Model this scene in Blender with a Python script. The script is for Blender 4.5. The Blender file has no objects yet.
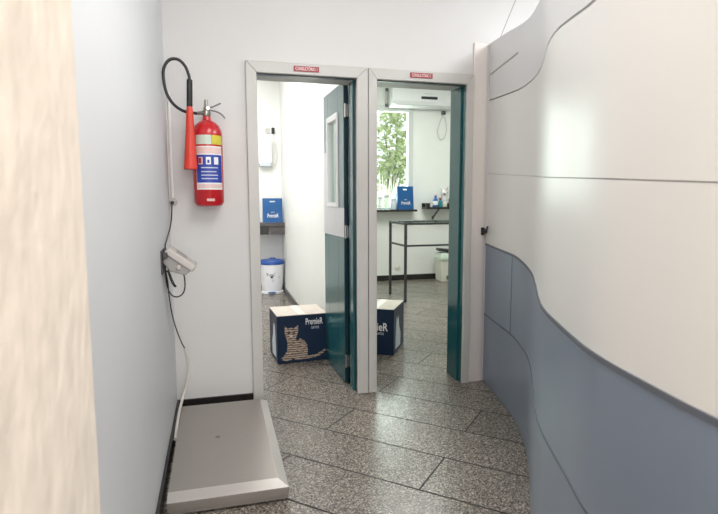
import bpy, bmesh, math, random
from mathutils import Vector, Matrix
random.seed(7)
PI = math.pi
SC = bpy.context.scene
COL = SC.collection

# ------------------------------------------------------------------ materials
MATS = {}
def mat(name, col, rough=.5, metal=0., var=.0, vscale=8., bump=0., bscale=40., coat=0., trans=0., spec=.5, vstretch=None):
    if name in MATS: return MATS[name]
    m = bpy.data.materials.new(name); m.use_nodes = True
    nt = m.node_tree; b = nt.nodes['Principled BSDF']
    b.inputs['Roughness'].default_value = rough
    b.inputs['Metallic'].default_value = metal
    b.inputs['Coat Weight'].default_value = coat
    b.inputs['Coat Roughness'].default_value = .12
    b.inputs['Transmission Weight'].default_value = trans
    b.inputs['Specular IOR Level'].default_value = spec
    tc = nt.nodes.new('ShaderNodeTexCoord'); vec = tc.outputs['Object']
    if vstretch:
        mp = nt.nodes.new('ShaderNodeMapping'); mp.inputs['Scale'].default_value = vstretch
        nt.links.new(vec, mp.inputs['Vector']); vec = mp.outputs['Vector']
    n = nt.nodes.new('ShaderNodeTexNoise'); n.inputs['Scale'].default_value = vscale; n.inputs['Detail'].default_value = 4
    nt.links.new(vec, n.inputs['Vector'])
    r = nt.nodes.new('ShaderNodeValToRGB')
    r.color_ramp.elements[0].position = .3; r.color_ramp.elements[1].position = .7
    r.color_ramp.elements[0].color = (*[max(0, c*(1-var)) for c in col], 1)
    r.color_ramp.elements[1].color = (*[min(1, c*(1+var)) for c in col], 1)
    nt.links.new(n.outputs['Fac'], r.inputs['Fac']); nt.links.new(r.outputs['Color'], b.inputs['Base Color'])
    if bump:
        n2 = nt.nodes.new('ShaderNodeTexNoise'); n2.inputs['Scale'].default_value = bscale; n2.inputs['Detail'].default_value = 5
        nt.links.new(vec, n2.inputs['Vector'])
        bp = nt.nodes.new('ShaderNodeBump'); bp.inputs['Strength'].default_value = bump; bp.inputs['Distance'].default_value = .01
        nt.links.new(n2.outputs['Fac'], bp.inputs['Height']); nt.links.new(bp.outputs['Normal'], b.inputs['Normal'])
    MATS[name] = m
    return m

def granite_floor():
    m = bpy.data.materials.new('granite_tiles'); m.use_nodes = True
    nt = m.node_tree; b = nt.nodes['Principled BSDF']; L = nt.links
    tc = nt.nodes.new('ShaderNodeTexCoord'); sp = nt.nodes.new('ShaderNodeSeparateXYZ'); L.new(tc.outputs['Object'], sp.inputs[0])
    def M(op, a, bb=None):
        x = nt.nodes.new('ShaderNodeMath'); x.operation = op
        for i, v in enumerate((a, bb)):
            if v is None: continue
            if isinstance(v, (int, float)): x.inputs[i].default_value = v
            else: L.new(v, x.inputs[i])
        return x.outputs[0]
    X, Y = sp.outputs['X'], sp.outputs['Y']
    v = M('ADD', M('MULTIPLY', X, .6865), M('MULTIPLY', Y, .7271))
    u = M('SUBTRACT', M('MULTIPLY', X, .7271), M('MULTIPLY', Y, .6865))
    vs = M('DIVIDE', M('ADD', v, .149), .348)
    row = M('FLOOR', vs); fv = M('FRACT', vs)
    par = M('FLOORED_MODULO', row, 2.)
    us = M('DIVIDE', M('ADD', M('SUBTRACT', u, 1.69), M('MULTIPLY', par, .72)), 1.44)
    fu = M('SUBTRACT', us, M('FLOOR', us))
    jv = M('LESS_THAN', fv, .030); ju = M('LESS_THAN', fu, .0060)
    joint = M('MAXIMUM', jv, ju)
    cid = nt.nodes.new('ShaderNodeCombineXYZ'); L.new(row, cid.inputs[0]); L.new(M('FLOOR', us), cid.inputs[1])
    wn = nt.nodes.new('ShaderNodeTexWhiteNoise'); wn.noise_dimensions = '2D'; L.new(cid.outputs[0], wn.inputs['Vector'])
    tone = M('ADD', M('MULTIPLY', wn.outputs['Value'], .22), .89)
    vo = nt.nodes.new('ShaderNodeTexVoronoi'); vo.inputs['Scale'].default_value = 165; L.new(tc.outputs['Object'], vo.inputs['Vector'])
    sc = nt.nodes.new('ShaderNodeSeparateColor'); L.new(vo.outputs['Color'], sc.inputs[0])
    no = nt.nodes.new('ShaderNodeTexNoise'); no.inputs['Scale'].default_value = 60; no.inputs['Detail'].default_value = 4; L.new(tc.outputs['Object'], no.inputs['Vector'])
    mixv = M('ADD', M('MULTIPLY', sc.outputs[0], .62), M('MULTIPLY', no.outputs['Fac'], .42))
    cr = nt.nodes.new('ShaderNodeValToRGB'); e = cr.color_ramp.elements
    e[0].position = .2; e[0].color = (.045, .039, .031, 1)
    e[1].position = .88; e[1].color = (.54, .485, .42, 1)
    k = e.new(.45); k.color = (.13, .113, .094, 1)
    k = e.new(.66); k.color = (.225, .197, .168, 1)
    L.new(mixv, cr.inputs['Fac'])
    mt = nt.nodes.new('ShaderNodeVectorMath'); mt.operation = 'SCALE'; L.new(cr.outputs['Color'], mt.inputs[0]); L.new(tone, mt.inputs['Scale'])
    mx = nt.nodes.new('ShaderNodeMix'); mx.data_type = 'RGBA'; L.new(joint, mx.inputs['Factor']); L.new(mt.outputs[0], mx.inputs['A'])
    mx.inputs['B'].default_value = (.010, .008, .007, 1)
    L.new(mx.outputs['Result'], b.inputs['Base Color'])
    b.inputs['Roughness'].default_value = .26
    L.new(M('ADD', M('MULTIPLY', joint, .5), M('ADD', M('MULTIPLY', sc.outputs[1], .12), .21)), b.inputs['Roughness'])
    return m

def glass_mat(name, tint=(.95, 1, .98), gloss=.08):
    m = bpy.data.materials.new(name); m.use_nodes = True
    nt = m.node_tree; nt.nodes.remove(nt.nodes['Principled BSDF'])
    t = nt.nodes.new('ShaderNodeBsdfTransparent'); t.inputs[0].default_value = (*tint, 1)
    g = nt.nodes.new('ShaderNodeBsdfGlossy'); g.inputs['Roughness'].default_value = .03
    mx = nt.nodes.new('ShaderNodeMixShader'); mx.inputs[0].default_value = gloss
    nt.links.new(t.outputs[0], mx.inputs[1]); nt.links.new(g.outputs[0], mx.inputs[2])
    nt.links.new(mx.outputs[0], nt.nodes['Material Output'].inputs['Surface'])
    return m

def fur_mat():
    m = bpy.data.materials.new('printed_tabby_fur'); m.use_nodes = True
    nt = m.node_tree; b = nt.nodes['Principled BSDF']; L = nt.links
    tc = nt.nodes.new('ShaderNodeTexCoord')
    w = nt.nodes.new('ShaderNodeTexWave'); w.wave_type = 'BANDS'; w.bands_direction = 'Z'
    w.inputs['Scale'].default_value = 17; w.inputs['Distortion'].default_value = 5; w.inputs['Detail'].default_value = 3; w.inputs['Detail Scale'].default_value = 3
    L.new(tc.outputs['Object'], w.inputs['Vector'])
    r = nt.nodes.new('ShaderNodeValToRGB'); e = r.color_ramp.elements
    e[0].position = .1; e[0].color = (.06, .043, .033, 1); e[1].position = .85; e[1].color = (.50, .39, .31, 1)
    L.new(w.outputs['Fac'], r.inputs['Fac']); L.new(r.outputs['Color'], b.inputs['Base Color'])
    b.inputs['Roughness'].default_value = .5
    return m

def leaf_mat(name, a, b_):
    m = bpy.data.materials.new(name); m.use_nodes = True
    nt = m.node_tree; b = nt.nodes['Principled BSDF']
    tc = nt.nodes.new('ShaderNodeTexCoord'); n = nt.nodes.new('ShaderNodeTexNoise'); n.inputs['Scale'].default_value = 7
    nt.links.new(tc.outputs['Object'], n.inputs['Vector'])
    r = nt.nodes.new('ShaderNodeValToRGB'); r.color_ramp.elements[0].color = (*a, 1); r.color_ramp.elements[1].color = (*b_, 1)
    r.color_ramp.elements[0].position = .35; r.color_ramp.elements[1].position = .65
    nt.links.new(n.outputs['Fac'], r.inputs['Fac']); nt.links.new(r.outputs['Color'], b.inputs['Base Color'])
    b.inputs['Roughness'].default_value = .6
    b.inputs['Subsurface Weight'].default_value = 0
    tr = nt.nodes.new('ShaderNodeBsdfTranslucent'); nt.links.new(r.outputs['Color'], tr.inputs['Color'])
    mx = nt.nodes.new('ShaderNodeMixShader'); mx.inputs[0].default_value = .4
    nt.links.new(b.outputs[0], mx.inputs[1]); nt.links.new(tr.outputs[0], mx.inputs[2])
    nt.links.new(mx.outputs[0], nt.nodes['Material Output'].inputs['Surface'])
    return m

def steel_lid():
    m = bpy.data.materials.new('worn_steel'); m.use_nodes = True
    nt = m.node_tree; b = nt.nodes['Principled BSDF']; L = nt.links
    tc = nt.nodes.new('ShaderNodeTexCoord')
    mp = nt.nodes.new('ShaderNodeMapping'); mp.inputs['Scale'].default_value = (3, 60, 3); L.new(tc.outputs['Object'], mp.inputs[0])
    n = nt.nodes.new('ShaderNodeTexNoise'); n.inputs['Scale'].default_value = 4; n.inputs['Detail'].default_value = 5; L.new(mp.outputs[0], n.inputs['Vector'])
    r = nt.nodes.new('ShaderNodeValToRGB'); r.color_ramp.elements[0].color = (.36, .33, .305, 1); r.color_ramp.elements[1].color = (.43, .40, .37, 1)
    L.new(n.outputs['Fac'], r.inputs['Fac'])
    # a small dark stain left of the middle of the plate
    vm = nt.nodes.new('ShaderNodeVectorMath'); vm.operation = 'SUBTRACT'; vm.inputs[1].default_value = (.245, -.636, .08); L.new(tc.outputs['Object'], vm.inputs[0])
    v2 = nt.nodes.new('ShaderNodeVectorMath'); v2.operation = 'MULTIPLY'; v2.inputs[1].default_value = (1, .8, 0); L.new(vm.outputs[0], v2.inputs[0])
    ln = nt.nodes.new('ShaderNodeVectorMath'); ln.operation = 'LENGTH'; L.new(v2.outputs[0], ln.inputs[0])
    mr = nt.nodes.new('ShaderNodeMapRange'); mr.inputs['From Min'].default_value = .006; mr.inputs['From Max'].default_value = .017; mr.inputs['To Min'].default_value = .75; mr.inputs['To Max'].default_value = 0
    L.new(ln.outputs['Value'], mr.inputs['Value'])
    mx = nt.nodes.new('ShaderNodeMix'); mx.data_type = 'RGBA'; L.new(mr.outputs[0], mx.inputs['Factor']); L.new(r.outputs['Color'], mx.inputs['A']); mx.inputs['B'].default_value = (.12, .10, .09, 1)
    L.new(mx.outputs['Result'], b.inputs['Base Color'])
    b.inputs['Metallic'].default_value = .55; b.inputs['Roughness'].default_value = .38
    return m

WALL   = mat('white_paint', (.665, .655, .645), .55, var=.012, vscale=3, bump=.04, bscale=90)
WALLL  = mat('cool_white_paint', (.715, .73, .75), .5, var=.012, vscale=3, bump=.04, bscale=90)
CEIL   = mat('ceiling_white', (.86, .86, .86), .7, var=.01)
ROOMW  = mat('room_white_paint', (.82, .83, .80), .5, var=.012, vscale=3)
STUCCO = mat('cream_stucco', (.80, .71, .615), .9, var=.06, vscale=26, bump=.8, bscale=24, vstretch=(1, 1, .55))
CLAD   = mat('cream_laminate', (.87, .86, .835), .34, var=.006, vscale=2)
TOPB   = mat('cool_white_laminate', (.80, .805, .81), .34, var=.006, vscale=2)
DADO   = mat('blue_grey_laminate', (.27, .325, .415), .32, metal=.25, var=.03, vscale=2)
GROOVE = mat('groove_grey', (.40, .385, .37), .6)
DTRIM  = mat('dado_edge_grey', (.13, .145, .175), .45)
POST   = mat('pinkish_post', (.77, .72, .69), .5, var=.015)
CASING = mat('grey_casing', (.56, .55, .525), .45, var=.02)
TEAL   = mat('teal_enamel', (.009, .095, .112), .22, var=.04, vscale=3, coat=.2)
TEALD  = mat('shaded_teal_enamel', (.003, .024, .036), .28, var=.04, coat=.1)  # the door teal darkened, shade put into the colour
WENAM  = mat('white_enamel', (.80, .80, .81), .35, var=.01)
LILAC   = mat('pale_lilac', (.64, .64, .67), .35, var=.02)
FRAMEW = mat('window_frame_white', (.62, .64, .62), .4, var=.02)
BLACKG = mat('black_granite', (.022, .02, .019), .25, var=.25, vscale=60)
GREYG  = mat('dark_grey_granite', (.075, .068, .07), .3, var=.3, vscale=70)
RED    = mat('extinguisher_red', (.52, .012, .018), .25, var=.03, coat=.3)
HORN   = mat('horn_red', (.66, .045, .025), .38, var=.03)
BLACK  = mat('black_rubber', (.018, .018, .02), .45, var=.1)
CHROME = mat('brushed_chrome', (.60, .59, .57), .28, metal=1, var=.04)
VALVE  = mat('dull_brass_chrome', (.36, .34, .31), .3, metal=.9, var=.06)
DSTEEL = mat('dark_steel', (.12, .12, .125), .35, metal=.7, var=.05)
TSTEEL = mat('table_steel', (.06, .062, .064), .4, metal=.3, var=.05)
BLUELB = mat('label_blue', (.025, .055, .36), .4, var=.1, vscale=90)
WHITE  = mat('plain_white', (.82, .82, .82), .5, var=.01)
PALE   = mat('pale_grey_print', (.55, .60, .66), .5, var=.1, vscale=20)
PINKL  = mat('label_pink', (.75, .55, .52), .5, var=.05)
YELLOW = mat('label_yellow', (.62, .55, .05), .5, var=.08, vscale=60)
GREENL = mat('label_pale_green', (.55, .65, .56), .5, var=.05)
SIGNR  = mat('sign_red', (.33, .03, .04), .4, var=.04)
SIGNT  = mat('sign_letters', (.85, .70, .70), .5)
NAVY   = mat('navy_carton', (.003, .016, .045), .45, var=.06, spec=.3)
KRAFT  = mat('cream_carton', (.62, .56, .49), .7, var=.05, vscale=12)
BAGB   = mat('bag_blue', (.004, .085, .27), .35, var=.05)
BINB   = mat('bin_blue', (.02, .08, .33), .35, var=.04)
BINW   = mat('bin_white', (.78, .79, .82), .35, var=.02)
GREYPL = mat('beige_grey_plastic', (.52, .485, .46), .5, var=.03)
GREYPD = mat('mid_grey_plastic', (.33, .315, .30), .5, var=.03)
DARKPL = mat('charcoal_plastic', (.06, .06, .065), .5, var=.05)
STEEL  = steel_lid()
STEELB = mat('lit_steel', (.60, .575, .545), .36, metal=.5, var=.03, vscale=3)  # paler steel, the lit bands of the lid are put into the colour
STEELS = mat('steel_side', (.27, .245, .22), .4, metal=.4, var=.04)
SLEEVE = mat('cream_sleeve', (.70, .665, .62), .55, var=.03)
FUR    = fur_mat()
FLOORM = granite_floor()
GLASS  = glass_mat('window_glass')
JARG   = glass_mat('jar_plastic', (.9, .93, .92), .18)
GLASST = glass_mat('table_glass', (.80, .88, .86), .25)
TEALB  = mat('jar_teal', (.02, .22, .27), .3)
JBLUE  = mat('jar_blue', (.03, .13, .42), .3)
PINK   = mat('soft_pink', (.62, .42, .42), .6, var=.05)
AMBER  = mat('amber_plastic', (.12, .05, .03), .3)
MINT   = mat('pale_mint_plastic', (.62, .72, .62), .4, var=.02)
CREAMP = mat('cream_plastic', (.74, .72, .64), .45, var=.03)
LEAFA  = leaf_mat('leaf_green', (.28, .34, .14), (.56, .60, .38))
LEAFB  = leaf_mat('leaf_pale', (.55, .56, .42), (.80, .80, .68))
LEAFC  = leaf_mat('leaf_dark', (.14, .22, .08), (.34, .42, .18))
BARK   = mat('bark', (.16, .12, .09), .8, var=.25, vscale=20, bump=.4)
GRASS  = mat('lawn', (.20, .26, .10), .9, var=.3, vscale=6)

# ------------------------------------------------------------------ mesh helpers
class MB:
    def __init__(s): s.bm = bmesh.new()
    def box(s, x0, x1, y0, y1, z0, z1, M=None):
        c = [Vector((x, y, z)) for z in (z0, z1) for y in (y0, y1) for x in (x0, x1)]
        if M: c = [M @ v for v in c]
        v = [s.bm.verts.new(q) for q in c]
        for f in ((0,2,3,1),(4,5,7,6),(0,1,5,4),(2,6,7,3),(0,4,6,2),(1,3,7,5)): s.bm.faces.new([v[i] for i in f])
        return s
    def rings(s, rings, cap=True, close=False):
        R = [[s.bm.verts.new(q) for q in r] for r in rings]
        n = len(R[0]); K = len(R)
        for i in range(K if close else K-1):
            a, b = R[i], R[(i+1) % K]
            for j in range(n): s.bm.faces.new((a[j], a[(j+1) % n], b[(j+1) % n], b[j]))
        if cap and not close:
            s.bm.faces.new(R[0][::-1]); s.bm.faces.new(R[-1])
        return s
    def lathe(s, c, prof, seg=32, axis='Z', sx=1., sy=1., M=None):
        rs = []
        for r, h in prof:
            ring = []
            for k in range(seg):
                a = 2*PI*k/seg; q = Vector((r*math.cos(a)*sx, r*math.sin(a)*sy, h))
                if axis == 'Y': q = Vector((q.x, -q.z, q.y))
                if axis == 'X': q = Vector((q.z, q.x, q.y))
                if M: q = M @ q
                ring.append(Vector(c) + q)
            rs.append(ring)
        return s.rings(rs)
    def tube(s, pts, r, seg=10, smooth=6):
        P = [Vector(q) for q in pts]
        if smooth > 1 and len(P) > 2: P = catmull(P, smooth)
        rr = r if isinstance(r, (list, tuple)) else None
        rs = []; up = Vector((0, 0, 1)); prev = None
        for i, q in enumerate(P):
            t = (P[min(i+1, len(P)-1)] - P[max(i-1, 0)])
            if t.length < 1e-9: t = Vector((0, 0, 1))
            t.normalize()
            if prev is None: nrm = t.orthogonal().normalized()
            else:
                nrm = prev - t*prev.dot(t)
                nrm = nrm.normalized() if nrm.length > 1e-6 else t.orthogonal().normalized()
            prev = nrm; bn = t.cross(nrm)
            rad = rr[0] + (rr[1]-rr[0])*i/(len(P)-1) if rr else r
            rs.append([q + rad*(math.cos(2*PI*k/seg)*nrm + math.sin(2*PI*k/seg)*bn) for k in range(seg)])
        return s.rings(rs)
    def prism(s, poly, o, ux, uy, thick):      # polygon in plane (o,ux,uy), extruded along -normal*thick
        o, ux, uy = Vector(o), Vector(ux), Vector(uy); n = ux.cross(uy).normalized()
        a = [o + ux*p[0] + uy*p[1] for p in poly]
        return s.rings([[q - n*thick for q in a], a])
    def quad(s, *q):
        s.bm.faces.new([s.bm.verts.new(Vector(v)) for v in q]); return s
    def build(s, name, m, parent=None, bevel=0., smooth=False, seg=2):
        bmesh.ops.recalc_face_normals(s.bm, faces=s.bm.faces)
        me = bpy.data.meshes.new(name); s.bm.to_mesh(me); s.bm.free()
        me.materials.append(m)
        if smooth:
            for p in me.polygons: p.use_smooth = True
        o = bpy.data.objects.new(name, me); COL.objects.link(o)
        if parent is not None:
            o.parent = parent
            o.matrix_parent_inverse = Matrix.Translation(-parent_loc(parent)) if parent.type == 'EMPTY' else Matrix()
            if parent.type == 'EMPTY': o.matrix_parent_inverse = parent['_inv_'] if False else (WORLD[parent.name].inverted())
        if bevel:
            b = o.modifiers.new('bevel', 'BEVEL'); b.width = bevel; b.segments = seg; b.limit_method = 'ANGLE'; b.angle_limit = math.radians(40)
        if smooth:
            w = o.modifiers.new('wn', 'EDGE_SPLIT'); w.split_angle = math.radians(38)
        WORLD[o.name] = Matrix()
        return o
def parent_loc(p): return p.location
WORLD = {}
def catmull(P, n):
    out = []; K = len(P)
    for i in range(K-1):
        p0, p1, p2, p3 = P[max(i-1, 0)], P[i], P[i+1], P[min(i+2, K-1)]
        for k in range(n):
            t = k/n
            out.append(.5*((2*p1) + (p2-p0)*t + (2*p0-5*p1+4*p2-p3)*t*t + (-p0+3*p1-3*p2+p3)*t**3))
    out.append(P[-1]); return out
def thing(name, loc, label=None, cat=None, group=None, kind=None):
    o = bpy.data.objects.new(name, None); COL.objects.link(o); o.location = loc; o.empty_display_size = .05
    WORLD[o.name] = Matrix.Translation(Vector(loc))
    return tag(o, label, cat, group, kind)
def tag(o, label=None, cat=None, group=None, kind=None):
    if label: o['label'] = label
    if cat: o['category'] = cat
    if group: o['group'] = group
    if kind: o['kind'] = kind
    return o
def text(name, body, size, o, ux, uy, m, parent, depth=.0006, width=None):
    cu = bpy.data.curves.new(name+'_curve', 'FONT'); cu.body = body; cu.size = 1; cu.align_x = 'CENTER'; cu.align_y = 'CENTER'; cu.extrude = .0
    cu.resolution_u = 3; cu.offset = .012
    t = bpy.data.objects.new(name+'_tmp', cu); COL.objects.link(t)
    dg = bpy.context.evaluated_depsgraph_get()
    me = bpy.data.meshes.new_from_object(t.evaluated_get(dg)); bpy.data.objects.remove(t)
    xs = [v.co.x for v in me.vertices]; w = max(xs)-min(xs)
    sx = (width/w) if width else size
    ux, uy = Vector(ux).normalized(), Vector(uy).normalized(); n = ux.cross(uy)
    for v in me.vertices:
        c = v.co; v.co = Vector(o) + ux*(c.x*sx) + uy*(c.y*size) + n*depth
    me.materials.clear(); me.materials.append(m)
    ob = bpy.data.objects.new(name, me); COL.objects.link(ob)
    WORLD[ob.name] = Matrix()
    if parent is not None:
        ob.parent = parent; ob.matrix_parent_inverse = WORLD[parent.name].inverted()
    return ob
def S(mb, name, m, label, cat, **k):
    return tag(mb.build(name, m, None, **k), label, cat, kind='structure')

# ------------------------------------------------------------------ the setting
S(MB().box(-1.2, 5.2, -6.2, 4.95, -.12, 0), 'floor', FLOORM, 'grey-brown speckled granite floor laid in diagonal staggered slabs', 'floor')
S(MB().box(-.2, 5.2, -6.2, .2, 3.1, 3.2), 'ceiling', CEIL, 'white corridor ceiling above the two doorways', 'ceiling')
S(MB().box(-1.2, 5.2, .2, 5.0, 3.2, 3.3), 'ceiling', CEIL, 'white ceiling over the two consulting rooms', 'ceiling')
S(MB().box(-.2, .52, 0, .2, 0, 3.2).box(1.188, 1.292, 0, .2, 0, 3.2).box(1.97, 5.2, 0, .2, 0, 3.2).box(.52, 1.188, 0, .2, 2.115, 3.2).box(1.292, 1.97, 0, .2, 2.115, 3.2),
  'wall_back', WALL, 'white wall pierced by the two doorways at the corridor end', 'wall')
S(MB().box(-.2, 0, -6.2, 0, 0, 3.1), 'wall_left', WALLL, 'cool white wall on the left carrying the scale display', 'wall')
S(MB().box(-.2, .1, -6.2, -2.632, 0, 3.1), 'wall_left_near', STUCCO, 'cream rough stucco wall end nearest the camera on the left', 'wall', bevel=.012, seg=3)
S(MB().box(5.0, 5.2, -6.2, 0, 0, 3.1), 'wall_far_right', WALL, 'white wall hidden beyond the curved partition', 'wall')
S(MB().box(-1.2, 1.2, 4.4, 4.6, 0, 3.2), 'wall_room_one', ROOMW, 'white far wall behind the pedal bin and granite counter', 'wall')
S(MB().box(-1.2, -1.0, .2, 4.4, 0, 3.2), 'wall_room_one_left', ROOMW, 'white side wall of the first consulting room', 'wall')
S(MB().box(1.2, 1.26, .2, 4.8, 0, 3.2), 'wall_between_rooms', ROOMW, 'white dividing wall seen along its length through the left doorway', 'wall')
S(MB().box(1.2, 2.40, 4.8, 5.0, 0, 3.2).box(3.376, 5.2, 4.8, 5.0, 0, 3.2).box(2.40, 3.376, 4.8, 5.0, 0, 1.125).box(2.40, 3.376, 4.8, 5.0, 2.797, 3.2),
  'wall_room_two', ROOMW, 'white far wall holding the window and air conditioner', 'wall')
S(MB().box(5.0, 5.2, .2, 4.8, 0, 3.2), 'wall_room_two_right', ROOMW, 'white side wall of the second consulting room', 'wall')
S(MB().box(.0, .49, -.014, 0, 0, .07), 'baseboard_back', BLACKG, 'black granite baseboard left of the first doorway', 'baseboard')
S(MB().box(0, .014, -2.62, -.014, 0, .075), 'baseboard_left', BLACKG, 'black granite baseboard running along the left wall', 'baseboard')
S(MB().box(1.26, 5.0, 4.785, 4.8, 0, .088), 'baseboard_room_two', BLACKG, 'black granite baseboard under the window in the second room', 'baseboard')
S(MB().box(1.186, 1.2, .85, 4.4, 0, .07), 'baseboard_room_one', GREYG, 'dark grey baseboard along the dividing wall', 'baseboard')
S(MB().box(2.002, 2.104, -.012, 0, 0, 2.385), 'trim_1', POST, 'pinkish white post between right doorway and curved partition', 'trim', bevel=.006)

# window of the second room
w = S(MB().box(2.40, 2.46, 4.78, 4.86, 1.162, 2.797).box(3.29, 3.376, 4.78, 4.86, 1.162, 2.797).box(2.46, 3.29, 4.78, 4.86, 2.71, 2.797).box(2.46, 3.29, 4.78, 4.86, 1.162, 1.20),
      'window_1', FRAMEW, 'white framed window looking onto garden foliage in the second room', 'window', bevel=.006)
MB().box(2.45, 3.30, 4.815, 4.821, 1.19, 2.72).build('window_pane', GLASS, w)
MB().box(2.36, 3.39, 4.60, 4.86, 1.128, 1.162).build('window_sill', BLACKG, w, bevel=.004)

# doors
def casing(x0, x1, cx0, cx1, zt):
    # three mitred sides standing proud of the wall
    prof = [(0, 0), (0, -.026), (.012, -.030)]
    mb = MB()
    def seg(p):  # p: polygon in XZ
        mb.rings([[Vector((a, 0.0, b)) for a, b in p], [Vector((a, -.028, b)) for a, b in p]])
    seg([(cx0, 0), (x0, 0), (x0, zt), (cx0, zt+.07)])
    seg([(x1, 0), (cx1, 0), (cx1, zt+.07), (x1, zt)])
    seg([(cx0, zt+.07), (x0, zt), (x1, zt), (cx1, zt+.07)])
    return mb
HG = {}
def door(n, x0, x1, cx0, cx1, label):
    d = thing('door_%d' % n, ((x0+x1)/2, .1, 0), label, 'door', kind='structure')
    casing(x0, x1, cx0, cx1, 2.10).build('door_casing', CASING, d, bevel=.005)
    MB().box(x1, x1+.018, -.004, .2 if n == 1 else .242, 0, 2.115).build('jamb_lining', TEALD if n == 1 else TEAL, d)  # first lining takes the teal with shade in its colour
    MB().box(x0-.018, x0, -.004, .2, 0, 2.115).box(x0, x1, -.004, .2, 2.1, 2.115).build('head_lining', CASING, d)
    MB().box(x1-.012, x1, .05, .15, 0, 2.1).build('door_stop', TEAL, d)
    MB().box(x0, x1-.012, -.003, .03, 2.094, 2.1).build('head_strip', TEALD, d)  # thin dark strip along the front of the head
    return d
d1 = door(1, .537, 1.172, .471, 1.246, 'left doorway with grey casing and teal door standing open inward')
d2 = door(2, 1.308, 1.950, 1.250, 2.000, 'right doorway with grey casing and teal lining, leaf out of sight')
# leaf of door 1, swung open along the dividing wall
LM = Matrix.Translation((1.136, .203, 0)) @ Matrix.Rotation(math.radians(1.6), 4, 'Z')
def LB(mb, y0, y1, z0, z1, x0=0, x1=.034): return mb.box(x0, x1, y0, y1, z0, z1, LM)
mb = MB(); LB(mb, 0, .17, .008, 2.125); LB(mb, .47, .61, .008, 2.125); LB(mb, .17, .47, .008, 1.285); LB(mb, .17, .47, 1.93, 2.125)
leaf = mb.build('door_leaf', TEAL, d1, bevel=.002)
mb = MB(); LB(mb, .155, .185, 1.27, 1.945, -.010, .044); LB(mb, .455, .485, 1.27, 1.945, -.010, .044); LB(mb, .185, .455, 1.27, 1.30, -.010, .044); LB(mb, .185, .455, 1.90, 1.945, -.010, .044)
tag(mb.build('vision_frame', WENAM, leaf, bevel=.003), 'white frame around the narrow glazed slot')
mb = MB(); LB(mb, .18, .46, 1.295, 1.905, .014, .019); mb.build('vision_glass', GLASS, leaf)
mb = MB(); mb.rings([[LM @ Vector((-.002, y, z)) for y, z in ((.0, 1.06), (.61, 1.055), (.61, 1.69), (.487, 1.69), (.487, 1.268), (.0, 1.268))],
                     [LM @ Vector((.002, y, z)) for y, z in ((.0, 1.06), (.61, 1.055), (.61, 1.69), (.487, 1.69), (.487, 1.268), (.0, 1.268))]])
LB(MB(), -.0015, .0, .008, 2.125, .001, .033).build('edge_shade', TEALD, leaf)  # added strip, the dim leaf edge is put into its colour
tag(mb.build('pale_l_patch', LILAC, leaf), 'pale L-shaped patch below and beside the glazed slot')  # thin pale L-shaped patch laid over the leaf face
for z in (.17, 1.10, 1.93):
    MB().tube([(1.146, .188, z-.045), (1.146, .188, z+.045)], .009, 10, 1).box(1.146, 1.172, .185, .191, z-.04, z+.04).build('hinge', CHROME, leaf)

# curved partition on the right
PL = [(2.128, .0), (2.068, -.27), (1.995, -.60), (1.905, -.86), (1.800, -1.09), (1.655, -1.345), (1.47, -1.65), (1.345, -1.88), (1.215, -2.17), (1.12, -2.40), (1.070, -2.62), (1.043, -2.80), (1.028, -3.1), (1.05, -3.5), (1.12, -4.0), (1.2, -4.6), (1.26, -5.6)]
CV = [Vector((a, b, 0)) for a, b in PL]; CV = catmull(CV, 8)
ARC = [0]
for i in range(1, len(CV)): ARC.append(ARC[-1] + (CV[i]-CV[i-1]).length)
def nrm(i):
    t = (CV[min(i+1, len(CV)-1)] - CV[max(i-1, 0)]).normalized()   # runs towards the camera
    return Vector((t.y, -t.x, 0))                                   # into the corridor (-X side)
def ribbon(z0, z1, d0, d1, i0=0, i1=None):
    """vertical strip following the plan curve; d = offset into the corridor"""
    i1 = len(CV)-1 if i1 is None else i1
    f = lambda z, i: z(i) if callable(z) else z
    rs = []
    for i in range(i0, i1+1):
        n = nrm(i)
        a, b = CV[i]+n*d0, CV[i]+n*d1
        rs.append([Vector((a.x, a.y, f(z0, i))), Vector((b.x, b.y, f(z0, i))), Vector((b.x, b.y, f(z1, i))), Vector((a.x, a.y, f(z1, i)))])
    return MB().rings(rs)
if nrm(3).x > 0:
    _n = nrm
    def nrm(i): return -_n(i)
def along(tab):
    def f(i):
        a = ARC[i]
        for (s0, z0), (s1, z1) in zip(tab, tab[1:]):
            if a <= s1: return z0 + (z1-z0)*(a-s0)/(s1-s0)
        return tab[-1][1]
    return f
seam = along([(0, 2.004), (.6, 1.958), (1.2, 1.93), (1.78, 1.89), (2.12, 1.853), (2.47, 1.80), (3.1, 1.73)])
midz = along([(0, 1.504), (.47, 1.472), (.96, 1.445), (1.6, 1.415), (2.2, 1.389), (2.6, 1.371), (2.98, 1.35), (3.5, 1.33)])
topz = along([(0, 2.388), (.4, 2.348), (.83, 2.293), (1.07, 2.285), (2.0, 2.25), (3.0, 2.22)])
capz = along([(0, 1.005), (.62, .984), (1.02, .955), (1.4, .938), (1.9, .937), (2.35, .949), (2.63, .96), (3.02, .965)])
dadz = along([(0, .498), (1.0, .495), (1.5, .485), (1.9, .50), (2.15, .527), (2.48, .56), (2.8, .575), (4, .58)])
def off(f, d): return lambda i: f(i)+d
wr = S(ribbon(0, off(topz, -.012), -.09, -.014), 'wall_right', GROOVE, 'sweeping S-curved partition, cream panels above blue-grey dado', 'wall', smooth=True)
ribbon(off(capz, .006), off(midz, -.0012), -.014, 0).build('lower_cream_band', CLAD, wr, smooth=True)
ribbon(off(midz, .0012), off(seam, -.004), -.014, 0).build('upper_cream_band', CLAD, wr, smooth=True)
jd = min(range(len(CV)), key=lambda i: (CV[i]-Vector((2.0, -.58, 0))).length)
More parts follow.
